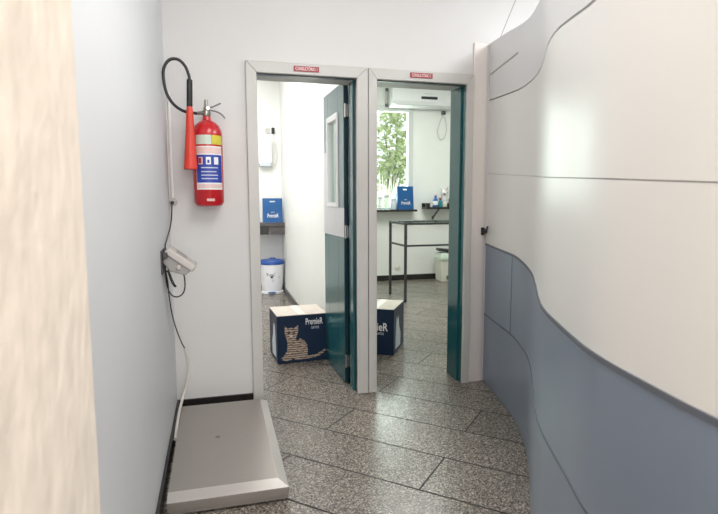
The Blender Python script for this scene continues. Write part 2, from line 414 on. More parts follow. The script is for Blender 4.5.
ribbon(off(seam, .004), topz, -.014, 0).build('top_white_band', TOPB, wr, smooth=True)
ribbon(off(topz, -.012), topz, -.09, -.014).build('top_capping', CLAD, wr, smooth=True)
for a, b in ((0, jd), (jd, len(CV)-1)):
    for z0, z1 in ((.004, off(dadz, -.004)), (off(dadz, .004), off(capz, -.005))):
        o = ribbon(z0, z1, -.014, .0 , a, b).build('dado_panel', DADO, wr, smooth=True)
def cover(z0, z1, d): return ribbon(z0, z1, -.014, d)
cover(off(capz, -.007), off(capz, .007), .004).build('dado_capping', DTRIM, wr, smooth=True)
cover(off(dadz, -.005), off(dadz, .005), .0025).build('dado_mid_strip', DTRIM, wr, smooth=True)
n_ = nrm(jd); p_ = CV[jd]
MB().tube([p_+n_*.0005+Vector((0, 0, .5)), p_+n_*.0005+Vector((0, 0, .974))], .0022, 6, 1).build('panel_joint', DTRIM, wr)
# narrow slot in the top band
ia = min(range(len(CV)), key=lambda i: abs(CV[i].y+.03)); ib = min(range(len(CV)), key=lambda i: abs(CV[i].y+.58))
ribbon(2.168, 2.180, -.013, .0015, ia, ib).build('slot_vent', GROOVE, wr)
# latch
lt = thing('door_latch', (2.105, -.012, 1.09), 'small black latch on the post above the blue-grey dado', 'latch')
MB().box(2.080, 2.106, -.020, -.012, 1.07, 1.125).build('back_plate', BLACK, lt, bevel=.002)
MB().lathe((2.094, -.018, 1.098), [(.008, 0), (.008, .02), (.015, .024), (.017, .034), (.012, .042), (.001, .044)], 16, 'Y').build('knob', BLACK, lt, smooth=True)
MB().tube([(2.098, -.05, 1.097), (2.104, -.056, 1.12), (2.107, -.058, 1.135)], .006, 8).build('thumb_piece', BLACK, lt, smooth=True)
# stay wire
sw = MB().tube([(2.085, -.20, 2.355), (2.32, -.20, 2.90), (2.40, -.20, 3.10)], .0025, 6, 1).build('stay_wire', GREYPD)
tag(sw, 'thin grey wire rising from the partition top to the ceiling', 'wire')

# ------------------------------------------------------------------ door signs
def sign(x0, x1, z0, z1, body, label):
    t = thing('door_sign', ((x0+x1)/2, -.029, z0), label, 'sign', 'red door signs over the doorways')
    MB().box(x0, x1, -.033, -.028, z0, z1).build('sign_plate', SIGNR, t, bevel=.001)
    text('lettering', body, .028, ((x0+x1)/2, -.0335, (z0+z1)/2-.001), (1, 0, 0), (0, 0, 1), SIGNT, t, .0004, (x1-x0)*.86)
sign(.765, .925, 2.119, 2.152, 'CONSULTÓRIO 1', 'small red sign with white letters above the left doorway')
sign(1.533, 1.692, 2.122, 2.155, 'CONSULTÓRIO 2', 'small red sign with white letters above the right doorway')

# ------------------------------------------------------------------ fire extinguisher
ex, ey = .235, -.10
fe = thing('fire_extinguisher', (ex, ey, 1.285), 'red fire extinguisher with black hose and horn hung on the white wall', 'fire extinguisher')
R = .087
MB().lathe((ex, ey, 0), [(.001, 1.288), (.055, 1.286), (.074, 1.292), (R, 1.312), (R, 1.705), (.083, 1.73), (.071, 1.757), (.050, 1.778), (.026, 1.792), (.022, 1.812), (.001, 1.812)], 48).build('cylinder', RED, fe, smooth=True)
def patch(a0, a1, z0, z1, m, name, par, r=R+.0008, seg=10):
    rs = []
    for k in range(seg+1):
        a = math.radians(a0 + (a1-a0)*k/seg)   # 0 = towards -Y, positive to +X
        d = Vector((math.sin(a), -math.cos(a), 0))
        rs.append([Vector((ex, ey, z)) + d*rr for rr, z in ((r-.0012, z0), (r, z0), (r, z1), (r-.0012, z1))])
    return MB().rings(rs).build(name, m, par)
tag(patch(-48, 62, 1.385, 1.635, WHITE, 'instruction_label', fe), 'white bordered label with a blue field')
lab = bpy.context.scene.objects['instruction_label']
patch(-46, 60, 1.425, 1.585, BLUELB, 'blue_field', lab, R+.0014)
patch(-46, 60, 1.592, 1.628, PINKL, 'pale_heading', lab, R+.0014)
for a in (-28, 2, 32):
    patch(a-9, a+9, 1.530, 1.572, WHITE if a > -20 else PINKL, 'pictogram', lab, R+.0019, 4)
patch(-36, -24, 1.535, 1.567, SIGNR, 'pictogram_fill', lab, R+.0023, 4)
patch(-2, 6, 1.538, 1.556, BLUELB, 'pictogram_fill', lab, R+.0023, 4)
for z in (1.445, 1.465, 1.485, 1.508): patch(-26, 40-random.random()*12, z, z+.006, PALE, 'printed_line', lab, R+.0019, 8)
patch(-44, 58, 1.393, 1.416, PINKL, 'pale_footer', lab, R+.0014)
patch(-46, 16, 1.645, 1.698, GREENL, 'inspection_tag', fe)
tag(patch(18, 66, 1.645, 1.698, YELLOW, 'service_tag', fe), 'yellow service sticker')
patch(-8, 22, 1.318, 1.332, PINKL, 'base_sticker', fe)
MB().lathe((ex, ey, 0), [(.020, 1.811), (.024, 1.819), (.024, 1.845), (.016, 1.851), (.016, 1.868), (.011, 1.871), (.011, 1.908), (.001, 1.910)], 16).build('valve', VALVE, fe, smooth=True)
MB().tube([(ex-.015, ey-.005, 1.833), (ex-.04, ey-.03, 1.828), (ex-.058, ey-.055, 1.821)], .010, 10).build('outlet_elbow', VALVE, fe, smooth=True)
def strap(pts, w, h, name, m):
    P = catmull([Vector(q) for q in pts], 6); rs = []
    for i, q in enumerate(P):
        t = (P[min(i+1, len(P)-1)]-P[max(i-1, 0)]).normalized(); y = Vector((0, 1, 0)); u = t.cross(y).normalized()
        rs.append([q+y*w+u*h, q-y*w+u*h, q-y*w-u*h, q+y*w-u*h])
    return MB().rings(rs).build(name, m, fe, bevel=.001)
strap([(ex, ey, 1.863), (ex+.03, ey, 1.868), (ex+.055, ey, 1.879), (ex+.083, ey, 1.893)], .009, .0035, 'squeeze_lever', DSTEEL)
strap([(ex, ey, 1.851), (ex+.03, ey, 1.849), (ex+.065, ey, 1.841), (ex+.09, ey, 1.825), (ex+.106, ey, 1.805)], .010, .0035, 'carry_handle', DSTEEL)
MB().tube([(ex+.01, ey-.02, 1.858), (ex+.01, ey-.032, 1.858)], .010, 10, 1).build('safety_pin', CHROME, fe)
MB().tube([(.150, -.185, 2.005), (.146, -.185, 2.03), (.128, -.19, 2.075), (.094, -.20, 2.105), (.05, -.215, 2.098), (.018, -.22, 2.052), (.014, -.22, 1.985), (.028, -.215, 1.912), (.064, -.20, 1.856), (.118, -.175, 1.826), (.180, -.155, 1.822)], .0085, 12).build('hose', BLACK, fe, smooth=True)
MB().lathe((0, 0, 0), [(.0095, 0), (.016, .006), (.0165, .15), (.013, .158)], 20, M=Matrix.Translation((.150, -.185, 2.006)) @ Matrix.Rotation(PI+.035, 4, 'Y')).build('hose_grip', BLACK, fe, smooth=True)
hm = Matrix.Translation((.145, -.185, 1.852)) @ Matrix.Rotation(PI+.018, 4, 'Y')
MB().lathe((0, 0, 0), [(.014, -.002), (.017, .01), (.020, .04), (.026, .16), (.034, .29), (.0385, .35), (.036, .352), (.024, .16), (.004, .05)], 28, M=hm).build('discharge_horn', HORN, fe, smooth=True)
MB().box(ex-.03, ex+.03, -.017, 0, 1.60, 1.74).box(ex-.06, ex+.06, -.024, -.012, 1.66, 1.69).build('wall_bracket', DSTEEL, fe, bevel=.002)

# ------------------------------------------------------------------ conduit, socket, scale display, cables
cd = thing('cable_conduit', (.022, -.01, 1.33), 'slim cream cable conduit down the corner above the round socket', 'conduit')
MB().box(.001, .010, -.012, 0, 1.34, 2.0).build('back_channel', SLEEVE, cd, bevel=.002)
MB().box(.015, .029, -.014, 0, 1.335, 1.96).build('snap_cover', WHITE, cd, bevel=.003)
so = thing('wall_socket', (.026, 0, 1.312), 'round cream wall socket with black plug below the corner conduit', 'socket')
MB().lathe((.0235, 0, 1.312), [(.023, 0), (.023, .008), (.017, .012), (.001, .012)], 24, 'Y').build('face_plate', GREYPL, so, smooth=True)
pc = thing('power_cord', (.026, -.012, 1.312), 'thin black power cord dropping from socket to scale display', 'cord')
MB().lathe((.018, -.012, 1.309), [(.011, 0), (.011, .014), (.006, .03), (.001, .031)], 14, 'Y').build('plug', BLACK, pc, smooth=True)
MB().tube([(.017, -.034, 1.305), (.017, -.05, 1.28), (.015, -.08, 1.22), (.011, -.16, 1.165), (.008, -.32, 1.12), (.009, -.48, 1.085), (.018, -.53, 1.068)], .0035, 8).build('flex', BLACK, pc, smooth=True)

sd = thing('scale_display', (0, -.55, .96), 'beige-grey scale display head tilted on a dark bracket, left wall', 'scale display')
MB().box(0, .008, -.66, -.49, .955, 1.075).box(.008, .032, -.64, -.50, 1.035, 1.066).box(.008, .045, -.58, -.535, 1.0, 1.03).build('wall_bracket', DARKPL, sd, bevel=.003)
A = Vector((.031, 0, 1.078)); dv = Vector((.126, 0, -.096)); ln = dv.length; dv.normalize(); nv = Vector((.606, 0, .795))
def dp(s, t, y): q = A + dv*s + nv*t; return Vector((q.x, y, q.z))
def dprism(poly, y0, y1): return MB().rings([[dp(s, t, y0) for s, t in poly], [dp(s, t, y1) for s, t in poly]])
dprism([(-.004, -.024), (ln+.004, -.024), (ln+.004, .012), (-.004, .012)], -.635, -.465).build('bezel', GREYPL, sd, bevel=.008, seg=3)
dprism([(.004, -.022), (ln-.004, -.022), (ln-.014, -.058), (.075, -.082), (.018, -.066)], -.625, -.475).build('housing', GREYPD, sd, bevel=.006, seg=3)
dprism([(.04, .011), (.10, .011), (.10, .0135), (.04, .0135)], -.61, -.49).build('readout_window', GREYPD, sd)
MB().lathe(dp(.095, -.042, -.625), [(.012, 0), (.012, .008), (.008, .012), (.001, .012)], 16, 'Y').build('tilt_knob', GREYPL, sd, smooth=True)
sg = thing('signal_cable', (.03, -.46, .96), 'black coiled scale cable hanging under the display into a cream sleeve', 'cable')
MB().tube([(.098, -.56, .950), (.104, -.56, .918), (.103, -.56, .87), (.090, -.55, .838), (.062, -.54, .822), (.034, -.53, .833), (.016, -.52, .868), (.009, -.52, .92), (.010, -.53, .975), (.020, -.54, .985), (.032, -.54, .94), (.050, -.54, .892), (.058, -.53, .878), (.050, -.525, .876), (.034, -.52, .905), (.020, -.51, .95), (.010, -.50, .95), (.010, -.43, .88), (.013, -.42, .80), (.018, -.33, .68), (.028, -.25, .59), (.050, -.19, .49), (.068, -.16, .44)], .0035, 8).build('black_cable', BLACK, sg, smooth=True)
MB().tube([(.066, -.16, .447), (.079, -.13, .37), (.082, -.115, .29), (.068, -.115, .21), (.045, -.13, .14), (.031, -.22, .10), (.0255, -.35, .08), (.0245, -.55, .055)], .0085, 10).build('cable_sleeve', SLEEVE, sg, smooth=True)

# platform of the scale
ps = thing('platform_scale', (.29, -.70, 0), 'low stainless steel platform scale on the floor by the left wall', 'platform scale')
X0, X1, Y0, Y1 = .036, .545, -1.205, -.150
MB().box(X0+.006, X1-.006, Y0+.006, Y1-.006, .012, .05).build('base_tray', STEELS, ps)
MB().rings([[Vector(q) for q in r] for r in (
    [(X0, Y0, .030), (X1, Y0, .030), (X1, Y1, .030), (X0, Y1, .030)],
    [(X0, Y0, .068), (X1, Y0, .068), (X1, Y1, .068), (X0, Y1, .068)])]).build('skirt', STEELS, ps, bevel=.002)
MB().rings([[Vector(q) for q in r] for r in (
    [(X0, Y0, .068), (X1, Y0, .068), (X1, Y1, .068), (X0, Y1, .068)],
    [(X0, Y0+.068, .080), (X1-.042, Y0+.068, .080), (X1-.042, Y1, .080), (X0, Y1, .080)])]).build('lid_bevel', STEELB, ps)
MB().box(X0+.0005, X1-.0425, Y0+.0685, Y1-.0005, .0795, .0805).build('weighing_plate', STEEL, ps)
for fx in (X0+.05, X1-.05):
    for fy in (Y0+.06, Y1-.06): MB().lathe((fx, fy, 0), [(.02, 0), (.022, .003), (.016, .02)], 16).build('foot', BLACK, ps)

# ------------------------------------------------------------------ cartons
def carton(M, w, d, h, label, kitten):
    """front face on local y=0, x 0..w, body to y=d; M = world matrix"""
    t = thing('pet_food_carton', M.translation, label, 'carton', 'navy pet food cartons in the doorways')
    def P(x, y, z): return M @ Vector((x, y, z))
    ux = (P(1, 0, 0)-P(0, 0, 0)); uz = Vector((0, 0, 1)); uy = P(0, 1, 0)-P(0, 0, 0)
    MB().box(0, w, 0, d, 0, h-.004, M).build('carton_body', NAVY, t, bevel=.004)
    g = MB(); g.box(.002, w/2-.002, .002, d-.002, h-.004, h, M).box(w/2+.002, w-.002, .002, d-.002, h-.004, h, M)
    tag(g.build('top_flap', KRAFT, t), 'cream top flaps')
    MB().box(w/2-.03, w/2+.03, .0, d, h, h+.0006, M).build('packing_tape', CREAMP, t)
    f = lambda x, z: P(x*w, -.0, z*h)
    text('brand_lettering', 'PremieR', .075 if kitten else .10, f(.73 if kitten else .50, .84 if kitten else .60)-uy*.0003, ux, uz, WHITE, t, .0008, w*(.34 if kitten else .70))
    text('variety_lettering', 'GATOS', .028, f(.75 if kitten else .66, .71 if kitten else .46)-uy*.0003, ux, uz, PALE, t, .0008, w*(.16 if kitten else .2))
    # pale printed picture on the side faces
    for sx, nx in ((0, -1), (w, 1)):
        o = P(sx, 0, 0) + ux*nx*.0008
        poly = [(.16, .10), (.62, .08), (.66, .34), (.52, .52), (.46, .78), (.36, .70), (.28, .80), (.22, .56)]
        q = [(a*d, b*h) for a, b in poly]
        g = MB(); g.rings([[o + uy*a + uz*b for a, b in q], [o - ux*nx*.0008 + uy*a + uz*b for a, b in q]])
        g.build('side_print', PALE, t)
    if kitten:
        def flat(poly, m, name, par, off=.0009):
            o = P(0, 0, 0) - uy*off
            return MB().rings([[o + ux*(a*w) + uz*(b*h) for a, b in poly], [o + uy*.0005 + ux*(a*w) + uz*(b*h) for a, b in poly]]).build(name, m, par)
        body = [(.10, .07), (.07, .11), (.13, .17), (.19, .26), (.20, .38), (.19, .48), (.165, .56), (.148, .64), (.145, .785), (.205, .725), (.27, .74), (.335, .725), (.415, .79), (.412, .66), (.385, .56), (.355, .49), (.40, .47), (.45, .50), (.53, .46), (.585, .36), (.60, .24), (.585, .13), (.66, .125), (.78, .145), (.88, .195), (.945, .235), (.955, .205), (.90, .14), (.78, .085), (.60, .065), (.50, .06), (.36, .055), (.32, .09), (.27, .07), (.18, .05)]
        k = flat(body, FUR, 'kitten_print', t)
        for cx in (.225, .325):
            flat([(cx+.026*math.cos(a*PI/5), .635+.022*math.sin(a*PI/5)) for a in range(10)], BLACK, 'eye_print', k, .0013)
        flat([(.24, .575), (.275, .60), (.31, .575), (.295, .55), (.255, .55)], KRAFT, 'muzzle_print', k, .0013)
        flat([(.262, .592), (.288, .592), (.275, .572)], PINK, 'nose_print', k, .0016)
        for cx in (.18, .37):
            flat([(cx-.02, .715), (cx+.02, .715), (cx+(.0 if cx > .3 else -.0), .76)], PINK, 'ear_print', k, .0013)
    return t
ang = math.radians(3.2)
carton(Matrix.Translation((.716, .79, 0)) @ Matrix.Rotation(ang, 4, 'Z'),   .418, .39, .395, 'navy carton with printed kitten, standing inside the left doorway', True)
M2 = Matrix.Translation((1.695, .760, 0)) @ Matrix.Rotation(math.radians(-31), 4, 'Z') @ Matrix.Translation((-.36, 0, 0))
carton(M2, .36, .43, .40, 'navy carton half hidden by the casing inside the right doorway', False)

# ------------------------------------------------------------------ blue carrier bags
def bag(x0, x1, y, z0, z1, label, dep=.09):
    t = thing('carrier_bag', ((x0+x1)/2, y+dep/2, z0), label, 'bag', 'blue carrier bags with die-cut handles')
    w = x1-x0; h = z1-z0; cx = (x0+x1)/2; hw = w*.14; hz0 = z0+h*.84; hz1 = z0+h*.89
    def sheet(yb, yt):
        mb = MB()
        def pt(x, z, off=0):
            k = (z-z0)/h; return Vector((x, yb+(yt-yb)*k+off+.006*math.sin(PI*k)*math.cos((x-cx)*9), z))
        xs = [x0, x0+w*.25, cx-hw, cx-hw*.4, cx+hw*.4, cx+hw, x1-w*.25, x1]; zs = [z0, z0+h*.25, z0+h*.5, z0+h*.72, hz0, hz1, z1]
        for off in (0, .0015):
            g = {(i, j): mb.bm.verts.new(pt(x, z, off)) for i, x in enumerate(xs) for j, z in enumerate(zs)}
            for i in range(len(xs)-1):
                for j in range(len(zs)-1):
                    if j == 4 and 2 <= i <= 4: continue
                    mb.bm.faces.new((g[i, j], g[i+1, j], g[i+1, j+1], g[i, j+1]))
        return mb
    sheet(y, y+dep*.42).build('front_sheet', BAGB, t, smooth=True)
    sheet(y+dep, y+dep*.55).build('back_sheet', BAGB, t, smooth=True)
    for xs in (x0, x1-.002):
        MB().rings([[Vector((xx, yy, zz)) for yy, zz in ((y, z0), (y+dep, z0), (y+dep*.55, z1), (y+dep*.42, z1))] for xx in (xs, xs+.002)]).build('gusset', BAGB, t)
    MB().box(x0, x1, y, y+dep, z0, z0+.002).build('bag_base', BAGB, t)
    q = lambda k: y + dep*.42*k - .0095
    text('brand_lettering', 'PremieR', .075, (cx, q(.30), z0+h*.28), (1, 0, 0), (0, dep*.42, h), WHITE, t, .001, w*.56)
    text('small_lettering', 'pet', .03, (cx, q(.42), z0+h*.43), (1, 0, 0), (0, dep*.42, h), PALE, t, .001, w*.16)
bag(.905, 1.18, 4.13, 1.005, 1.345, 'blue carrier bag with white lettering on the granite counter', .10)
bag(3.065, 3.335, 4.62, 1.162, 1.53, 'blue carrier bag with white lettering on the window sill', .10)

# ------------------------------------------------------------------ first room
ct = thing('granite_counter', (.55, 4.2, .84), 'dark grey granite counter on the far wall above the bin', 'counter')
MB().box(.10, 1.2, 4.06, 4.402, .955, 1.005).build('worktop', GREYG, ct, bevel=.004)
MB().box(.98, 1.2, 4.075, 4.10, .84, .955).build('apron', GREYG, ct)
MB().box(.10, .972, 4.068, 4.10, .84, .955).build('apron', BLACKG, ct)
bx, by = 1.018, 4.19
pb = thing('pedal_bin', (bx, by, 0), 'white pedal bin with blue lid and paw prints under the counter', 'bin')
MB().lathe((bx, by, 0), [(.138, .03), (.147, .034), (.170, .41), (.170, .425), (.001, .415)], 40).build('bin_body', BINW, pb, smooth=True)
MB().lathe((bx, by, 0), [(.165, 0), (.171, .006), (.169, .03), (.151, .036)], 40).build('base_ring', BINW, pb, smooth=True)
MB().lathe((bx, by, 0), [(.172, .415), (.177, .42), (.177, .45), (.163, .472), (.09, .484), (.001, .486)], 40).build('lid', BINB, pb, smooth=True)
MB().box(bx-.02, bx+.06, by+.02, by+.10, .478, .496).build('lid_grip', BINB, pb, bevel=.005)
MB().lathe((bx-.02, by-.17, .028), [(.001, -.008), (.055, -.008), (.055, .006), (.001, .01)], 24, sy=.55).build('pedal', BINB, pb, smooth=True)
for sx in (-1, 1): MB().box(bx+sx*.163-.012, bx+sx*.163+.012, by-.02, by+.05, .03, .12).build('side_lug', DARKPL, pb, bevel=.004)
def paw(az, z, r, m):
    mb = MB()
    for dx, dz, k in ((0, 0, 1.), (-1.2, 1.0, .45), (-.45, 1.6, .45), (.45, 1.6, .45), (1.2, 1.0, .45)):
        a = az + dx*r/.14; rad = .147 + (z+dz*r-.034)/.376*.023 + .0006
        c = Vector((bx+rad*math.sin(a), by-rad*math.cos(a), z+dz*r)); n = Vector((math.sin(a), -math.cos(a), 0)); tx = Vector((math.cos(a), math.sin(a), 0))
        mb.rings([[c + n*o + tx*(k*r*math.cos(t*PI/5)) + Vector((0, 0, k*r*math.sin(t*PI/5))) for t in range(10)] for o in (-.002, .0008)])
    return mb.build('paw_print', m, pb)
paw(-.12, .245, .020, DARKPL); paw(-.50, .275, .013, GREYPD); paw(.12, .29, .010, PALE); paw(-.02, .185, .012, PALE); paw(.55, .23, .012, PALE)
td = thing('towel_dispenser', (.97, 4.4, 1.80), 'white paper towel dispenser on the far wall of the first room', 'dispenser')
MB().box(.87, 1.065, 4.28, 4.4, 1.83, 2.18).build('cabinet', WENAM, td, bevel=.018, seg=3)
MB().box(.89, 1.045, 4.285, 4.39, 1.80, 1.835).build('paper_slot', PALE, td, bevel=.004)
MB().box(.955, .98, 4.276, 4.282, 2.10, 2.125).build('lock', PALE, td)
ws = thing('wall_outlet', (1.03, 4.4, 2.26), 'white outlet plate with black plug above the towel dispenser', 'outlet')
MB().box(.985, 1.05, 4.388, 4.4, 2.265, 2.34).build('face_plate', CASING, ws, bevel=.004)
cw = thing('looped_cord', (1.1, 4.39, 2.3), 'thin white cord with black plug looping beside the towel dispenser', 'cord')
MB().box(1.072, 1.115, 4.355, 4.4, 2.262, 2.345).build('plug', BLACK, cw, bevel=.006)
MB().tube([(1.095, 4.375, 2.265), (1.10, 4.378, 2.2), (1.135, 4.385, 2.08), (1.15, 4.385, 1.96), (1.125, 4.385, 1.84), (1.09, 4.38, 1.785), (1.05, 4.38, 1.79)], .006, 8).build('flex', CREAMP, cw, smooth=True)

# ------------------------------------------------------------------ second room
ac = thing('air_conditioner', (3.46, 4.8, 2.76), 'white split air conditioner high on the wall above the window', 'air conditioner')
prof = [(4.8, 2.765), (4.67, 2.765), (4.60, 2.80), (4.575, 2.85), (4.572, 3.03), (4.60, 3.08), (4.8, 3.085)]
MB().rings([[Vector((xx, a, b)) for a, b in prof] for xx in (2.955, 4.02)]).build('housing', WENAM, ac, bevel=.014, seg=3)
MB().box(3.43, 3.70, 4.566, 4.574, 2.885, 2.925).build('display_strip', BLACK, ac)
MB().box(3.02, 3.96, 4.60, 4.604, 2.786, 2.80).build('louvre', CASING, ac)
MB().box(3.47, 3.62, 4.568, 4.573, 2.965, 2.972).build('badge', PALE, ac)
pi = thing('drain_pipe', (2.93, 4.78, 2.7), 'short white pipe with dark clips left of the air conditioner', 'pipe')
MB().tube([(2.925, 4.78, 2.80), (2.915, 4.78, 3.06)], .014, 10, 1).build('tube', CASING, pi, smooth=True)
for z in (3.04, 2.80): MB().box(2.905, 2.94, 4.76, 4.8, z-.025, z+.025).build('clip', DSTEEL, pi, bevel=.004)
hc = thing('hanging_cord', (3.90, 4.78, 2.6), 'white cord looping from a dark plug under the air conditioner', 'cord')
MB().box(3.865, 3.925, 4.75, 4.8, 2.69, 2.75).build('plug', DSTEEL, hc, bevel=.006)
MB().tube([(3.89, 4.775, 2.70), (3.84, 4.785, 2.58), (3.80, 4.785, 2.42), (3.84, 4.785, 2.30), (3.92, 4.785, 2.33), (3.96, 4.785, 2.48), (3.92, 4.785, 2.66)], .006, 8).build('flex', CASING, hc, smooth=True)
ot = thing('low_outlet', (3.128, 4.8, .2), 'small white oval outlet low on the wall behind the steel table', 'outlet')
MB().lathe((3.128, 4.8, .205), [(.05, 0), (.05, .006), (.04, .012), (.001, .012)], 24, 'Y', sy=.8).build('face_plate', CREAMP, ot, smooth=True)
for dx in (-.016, .016): MB().lathe((3.128+dx, 4.788, .205), [(.006, 0), (.006, .0012), (.001, .0012)], 10, 'Y').build('socket_hole', GREYPD, ot)

# jars on the sill
def jar(x, y, z, r, h, label, body=JARG, lidm=None, grp='clear jars on the window sill', cat='jar', name='jar'):
    t = thing(name, (x, y, z), label, cat, grp)
    MB().lathe((x, y, z), [(r*.9, 0), (r, .006), (r, h*.72), (r*.8, h*.82), (r*.8, h*.84), (r*.001, h*.84)], 24).build('container', body, t, smooth=True)
    MB().lathe((x, y, z), [(r*.84, h*.82), (r*.86, h*.84), (r*.86, h), (r*.001, h)], 20).build('lid', lidm or WHITE, t, smooth=True)
    return t
jar(2.79, 4.70, 1.162, .045, .20, 'leftmost clear jar on the sill, beside the window edge', JARG, PALE)
jar(2.895, 4.69, 1.162, .055, .23, 'tallest clear jar at the middle of the sill', JARG, PALE)
jar(3.010, 4.68, 1.162, .049, .17, 'squat pale jar on the sill touching the blue bag', PALE, PALE)

# steel table
tb = thing('instrument_table', (3.2, 3.3, 0), 'tall dark steel frame table with glass top before the window', 'table')
tx0, tx1, ty0, ty1 = 2.603, 3.75, 2.98, 3.60
for x in (tx0, tx1):
    for y in (ty0, ty1):
        l = MB().box(x-.016, x+.016, y-.016, y+.016, .02, 1.01).build('leg', TSTEEL, tb, bevel=.003)
        MB().lathe((x, y, 0), [(.02, 0), (.021, .004), (.019, .03)], 12).build('foot', BLACK, l)
for z, nm in ((.73, 'stretcher'), (1.01, 'top_rail')):
    for y in ((ty0, ty1) if z > .9 else (ty0,)): MB().box(tx0-.016, tx1+.016, y-.012, y+.012, z-.012, z+.012).build(nm, TSTEEL, tb, bevel=.002)
    for x in (tx0, tx1): MB().box(x-.012, x+.012, ty0+.012, ty1-.012, z-.012, z+.012).build(nm, TSTEEL, tb, bevel=.002)
MB().box(tx0-.02, tx1+.02, ty0-.02, ty1+.02, 1.022, 1.032).build('glass_top', GLASST, tb, bevel=.002)
MB().box(2.70, 2.98, 3.26, 3.56, 1.032, 1.039).build('steel_tray', TSTEEL, None, bevel=.003)
tag(bpy.context.scene.objects['steel_tray'], 'flat grey steel tray on the glass table top', 'tray')
# white bin with a black clipboard-like lid
b2 = thing('waste_bin', (3.86, 4.52, 0), 'cream waste bin with mint rim behind the steel table', 'bin')
MB().rings([[Vector((3.855+sx*a, 4.53+sy*b, z)) for sx, sy in ((-1, -1), (1, -1), (1, 1), (-1, 1))] for a, b, z in ((.12, .11, 0), (.135, .125, .36))]).build('bin_body', CREAMP, b2, bevel=.012, seg=3)
MB().rings([[Vector((3.855+sx*a, 4.53+sy*a, z)) for sx, sy in ((-1, -1), (1, -1), (1, 1), (-1, 1))] for a, z in ((.142, .35), (.145, .39), (.12, .46), (.08, .47))]).build('rim', MINT, b2, bevel=.008)
MB().box(3.83, 3.90, 4.405, 4.42, .04, .10).build('pedal', DARKPL, b2, bevel=.004)
bk = MB().box(-.15, .15, -.11, .11, 0, .04, Matrix.Translation((3.865, 4.52, .482)) @ Matrix.Rotation(.10, 4, 'Y') @ Matrix.Rotation(-.2, 4, 'Z')).build('black_tray', BLACK, None, bevel=.004)
tag(bk, 'flat black tray lying on top of the cream waste bin', 'tray')

# wall shelf with its things
sh = thing('wall_shelf', (3.8, 4.7, 1.17), 'black wall shelf on a slanted bracket right of the window', 'shelf')
MB().box(3.54, 4.10, 4.56, 4.8, 1.165, 1.20).box(3.54, 4.10, 4.78, 4.8, 1.20, 1.262).build('shelf_board', BLACKG, sh, bevel=.003)
MB().tube([(3.735, 4.79, 1.02), (3.785, 4.66, 1.165)], .014, 8, 1).box(3.72, 3.75, 4.785, 4.8, .99, 1.05).build('bracket', DSTEEL, sh)
MB().box(3.55, 3.605, 4.60, 4.68, 1.20, 1.262).build('small_box', BLACK, None, bevel=.003)
tag(bpy.context.scene.objects['small_box'], 'small black box at the left end of the wall shelf', 'box')
G = 'jars and bottles on the wall shelf'
cp = thing('cup', (3.64, 4.63, 1.20), 'small white cup next to the black box on the shelf', 'cup', G)
MB().lathe((3.64, 4.63, 1.20), [(.020, 0), (.028, .06), (.025, .06), (.018, .008), (.001, .008)], 20).build('cup_body', WHITE, cp, smooth=True)
def bottle(x, y, r, h, m, cap, label, band=None):
    t = thing('bottle', (x, y, 1.20), label, 'bottle', G)
    MB().lathe((x, y, 1.20), [(r*.92, 0), (r, .008), (r, h*.62), (r*.5, h*.76), (r*.42, h*.80), (.001, h*.80)], 20).build('flask', m, t, smooth=True)
    MB().lathe((x, y, 1.20), [(r*.48, h*.78), (r*.5, h*.8), (r*.5, h), (.001, h)], 16).build('cap', cap, t, smooth=True)
    if band: MB().lathe((x, y, 1.20), [(r*1.0, h*.16), (r*1.03, h*.17), (r*1.03, h*.52), (r*1.0, h*.53)], 20).build('label_band', band, t, smooth=True)
bottle(3.708, 4.62, .043, .18, JBLUE, JBLUE, 'wide blue bottle with white band on the wall shelf', WHITE)
bottle(3.792, 4.62, .036, .14, TEALB, DARKPL, 'short teal bottle right of the wide blue bottle')
bottle(3.76, 4.73, .03, .20, JBLUE, PINK, 'slim blue bottle with pink cap behind the teal bottle')
jar(3.872, 4.63, 1.20, .042, .115, 'pale tub with grey band right of the teal bottle', CREAMP, PALE, G, 'tub', 'tub')
bottle(4.0, 4.66, .04, .21, AMBER, DARKPL, 'dark amber bottle at the right end of the shelf')
# white toy with dark features standing behind the tub
ty = thing('plush_toy', (3.90, 4.735, 1.20), 'white plush toy with dark nose standing behind the tub', 'toy')
MB().lathe((3.905, 4.735, 1.20), [(.03, 0), (.046, .03), (.05, .10), (.042, .17), (.025, .21), (.001, .215)], 20).build('toy_body', WHITE, ty, smooth=True)
MB().lathe((3.905, 4.72, 1.42), [(.001, -.06), (.03, -.05), (.05, -.01), (.046, .03), (.025, .055), (.001, .06)], 20).build('toy_head', WHITE, ty, smooth=True)
for sx in (-1, 1):
    MB().tube([(3.905+sx*.03, 4.725, 1.46), (3.905+sx*.055, 4.725, 1.505), (3.905+sx*.06, 4.725, 1.53)], [.016, .006], 8).build('toy_ear', PINK if sx > 0 else WHITE, ty, smooth=True)
MB().lathe((3.885, 4.668, 1.41), [(.001, -.014), (.018, -.006), (.018, .006), (.001, .014)], 12).build('toy_nose', BLACK, ty, smooth=True)
MB().lathe((3.945, 4.678, 1.435), [(.001, -.008), (.009, 0), (.001, .008)], 10).build('toy_eye', DARKPL, ty, smooth=True)
MB().tube([(3.87, 4.71, 1.36), (3.82, 4.69, 1.35), (3.78, 4.685, 1.345)], .014, 8).build('toy_arm', PINK, ty, smooth=True)

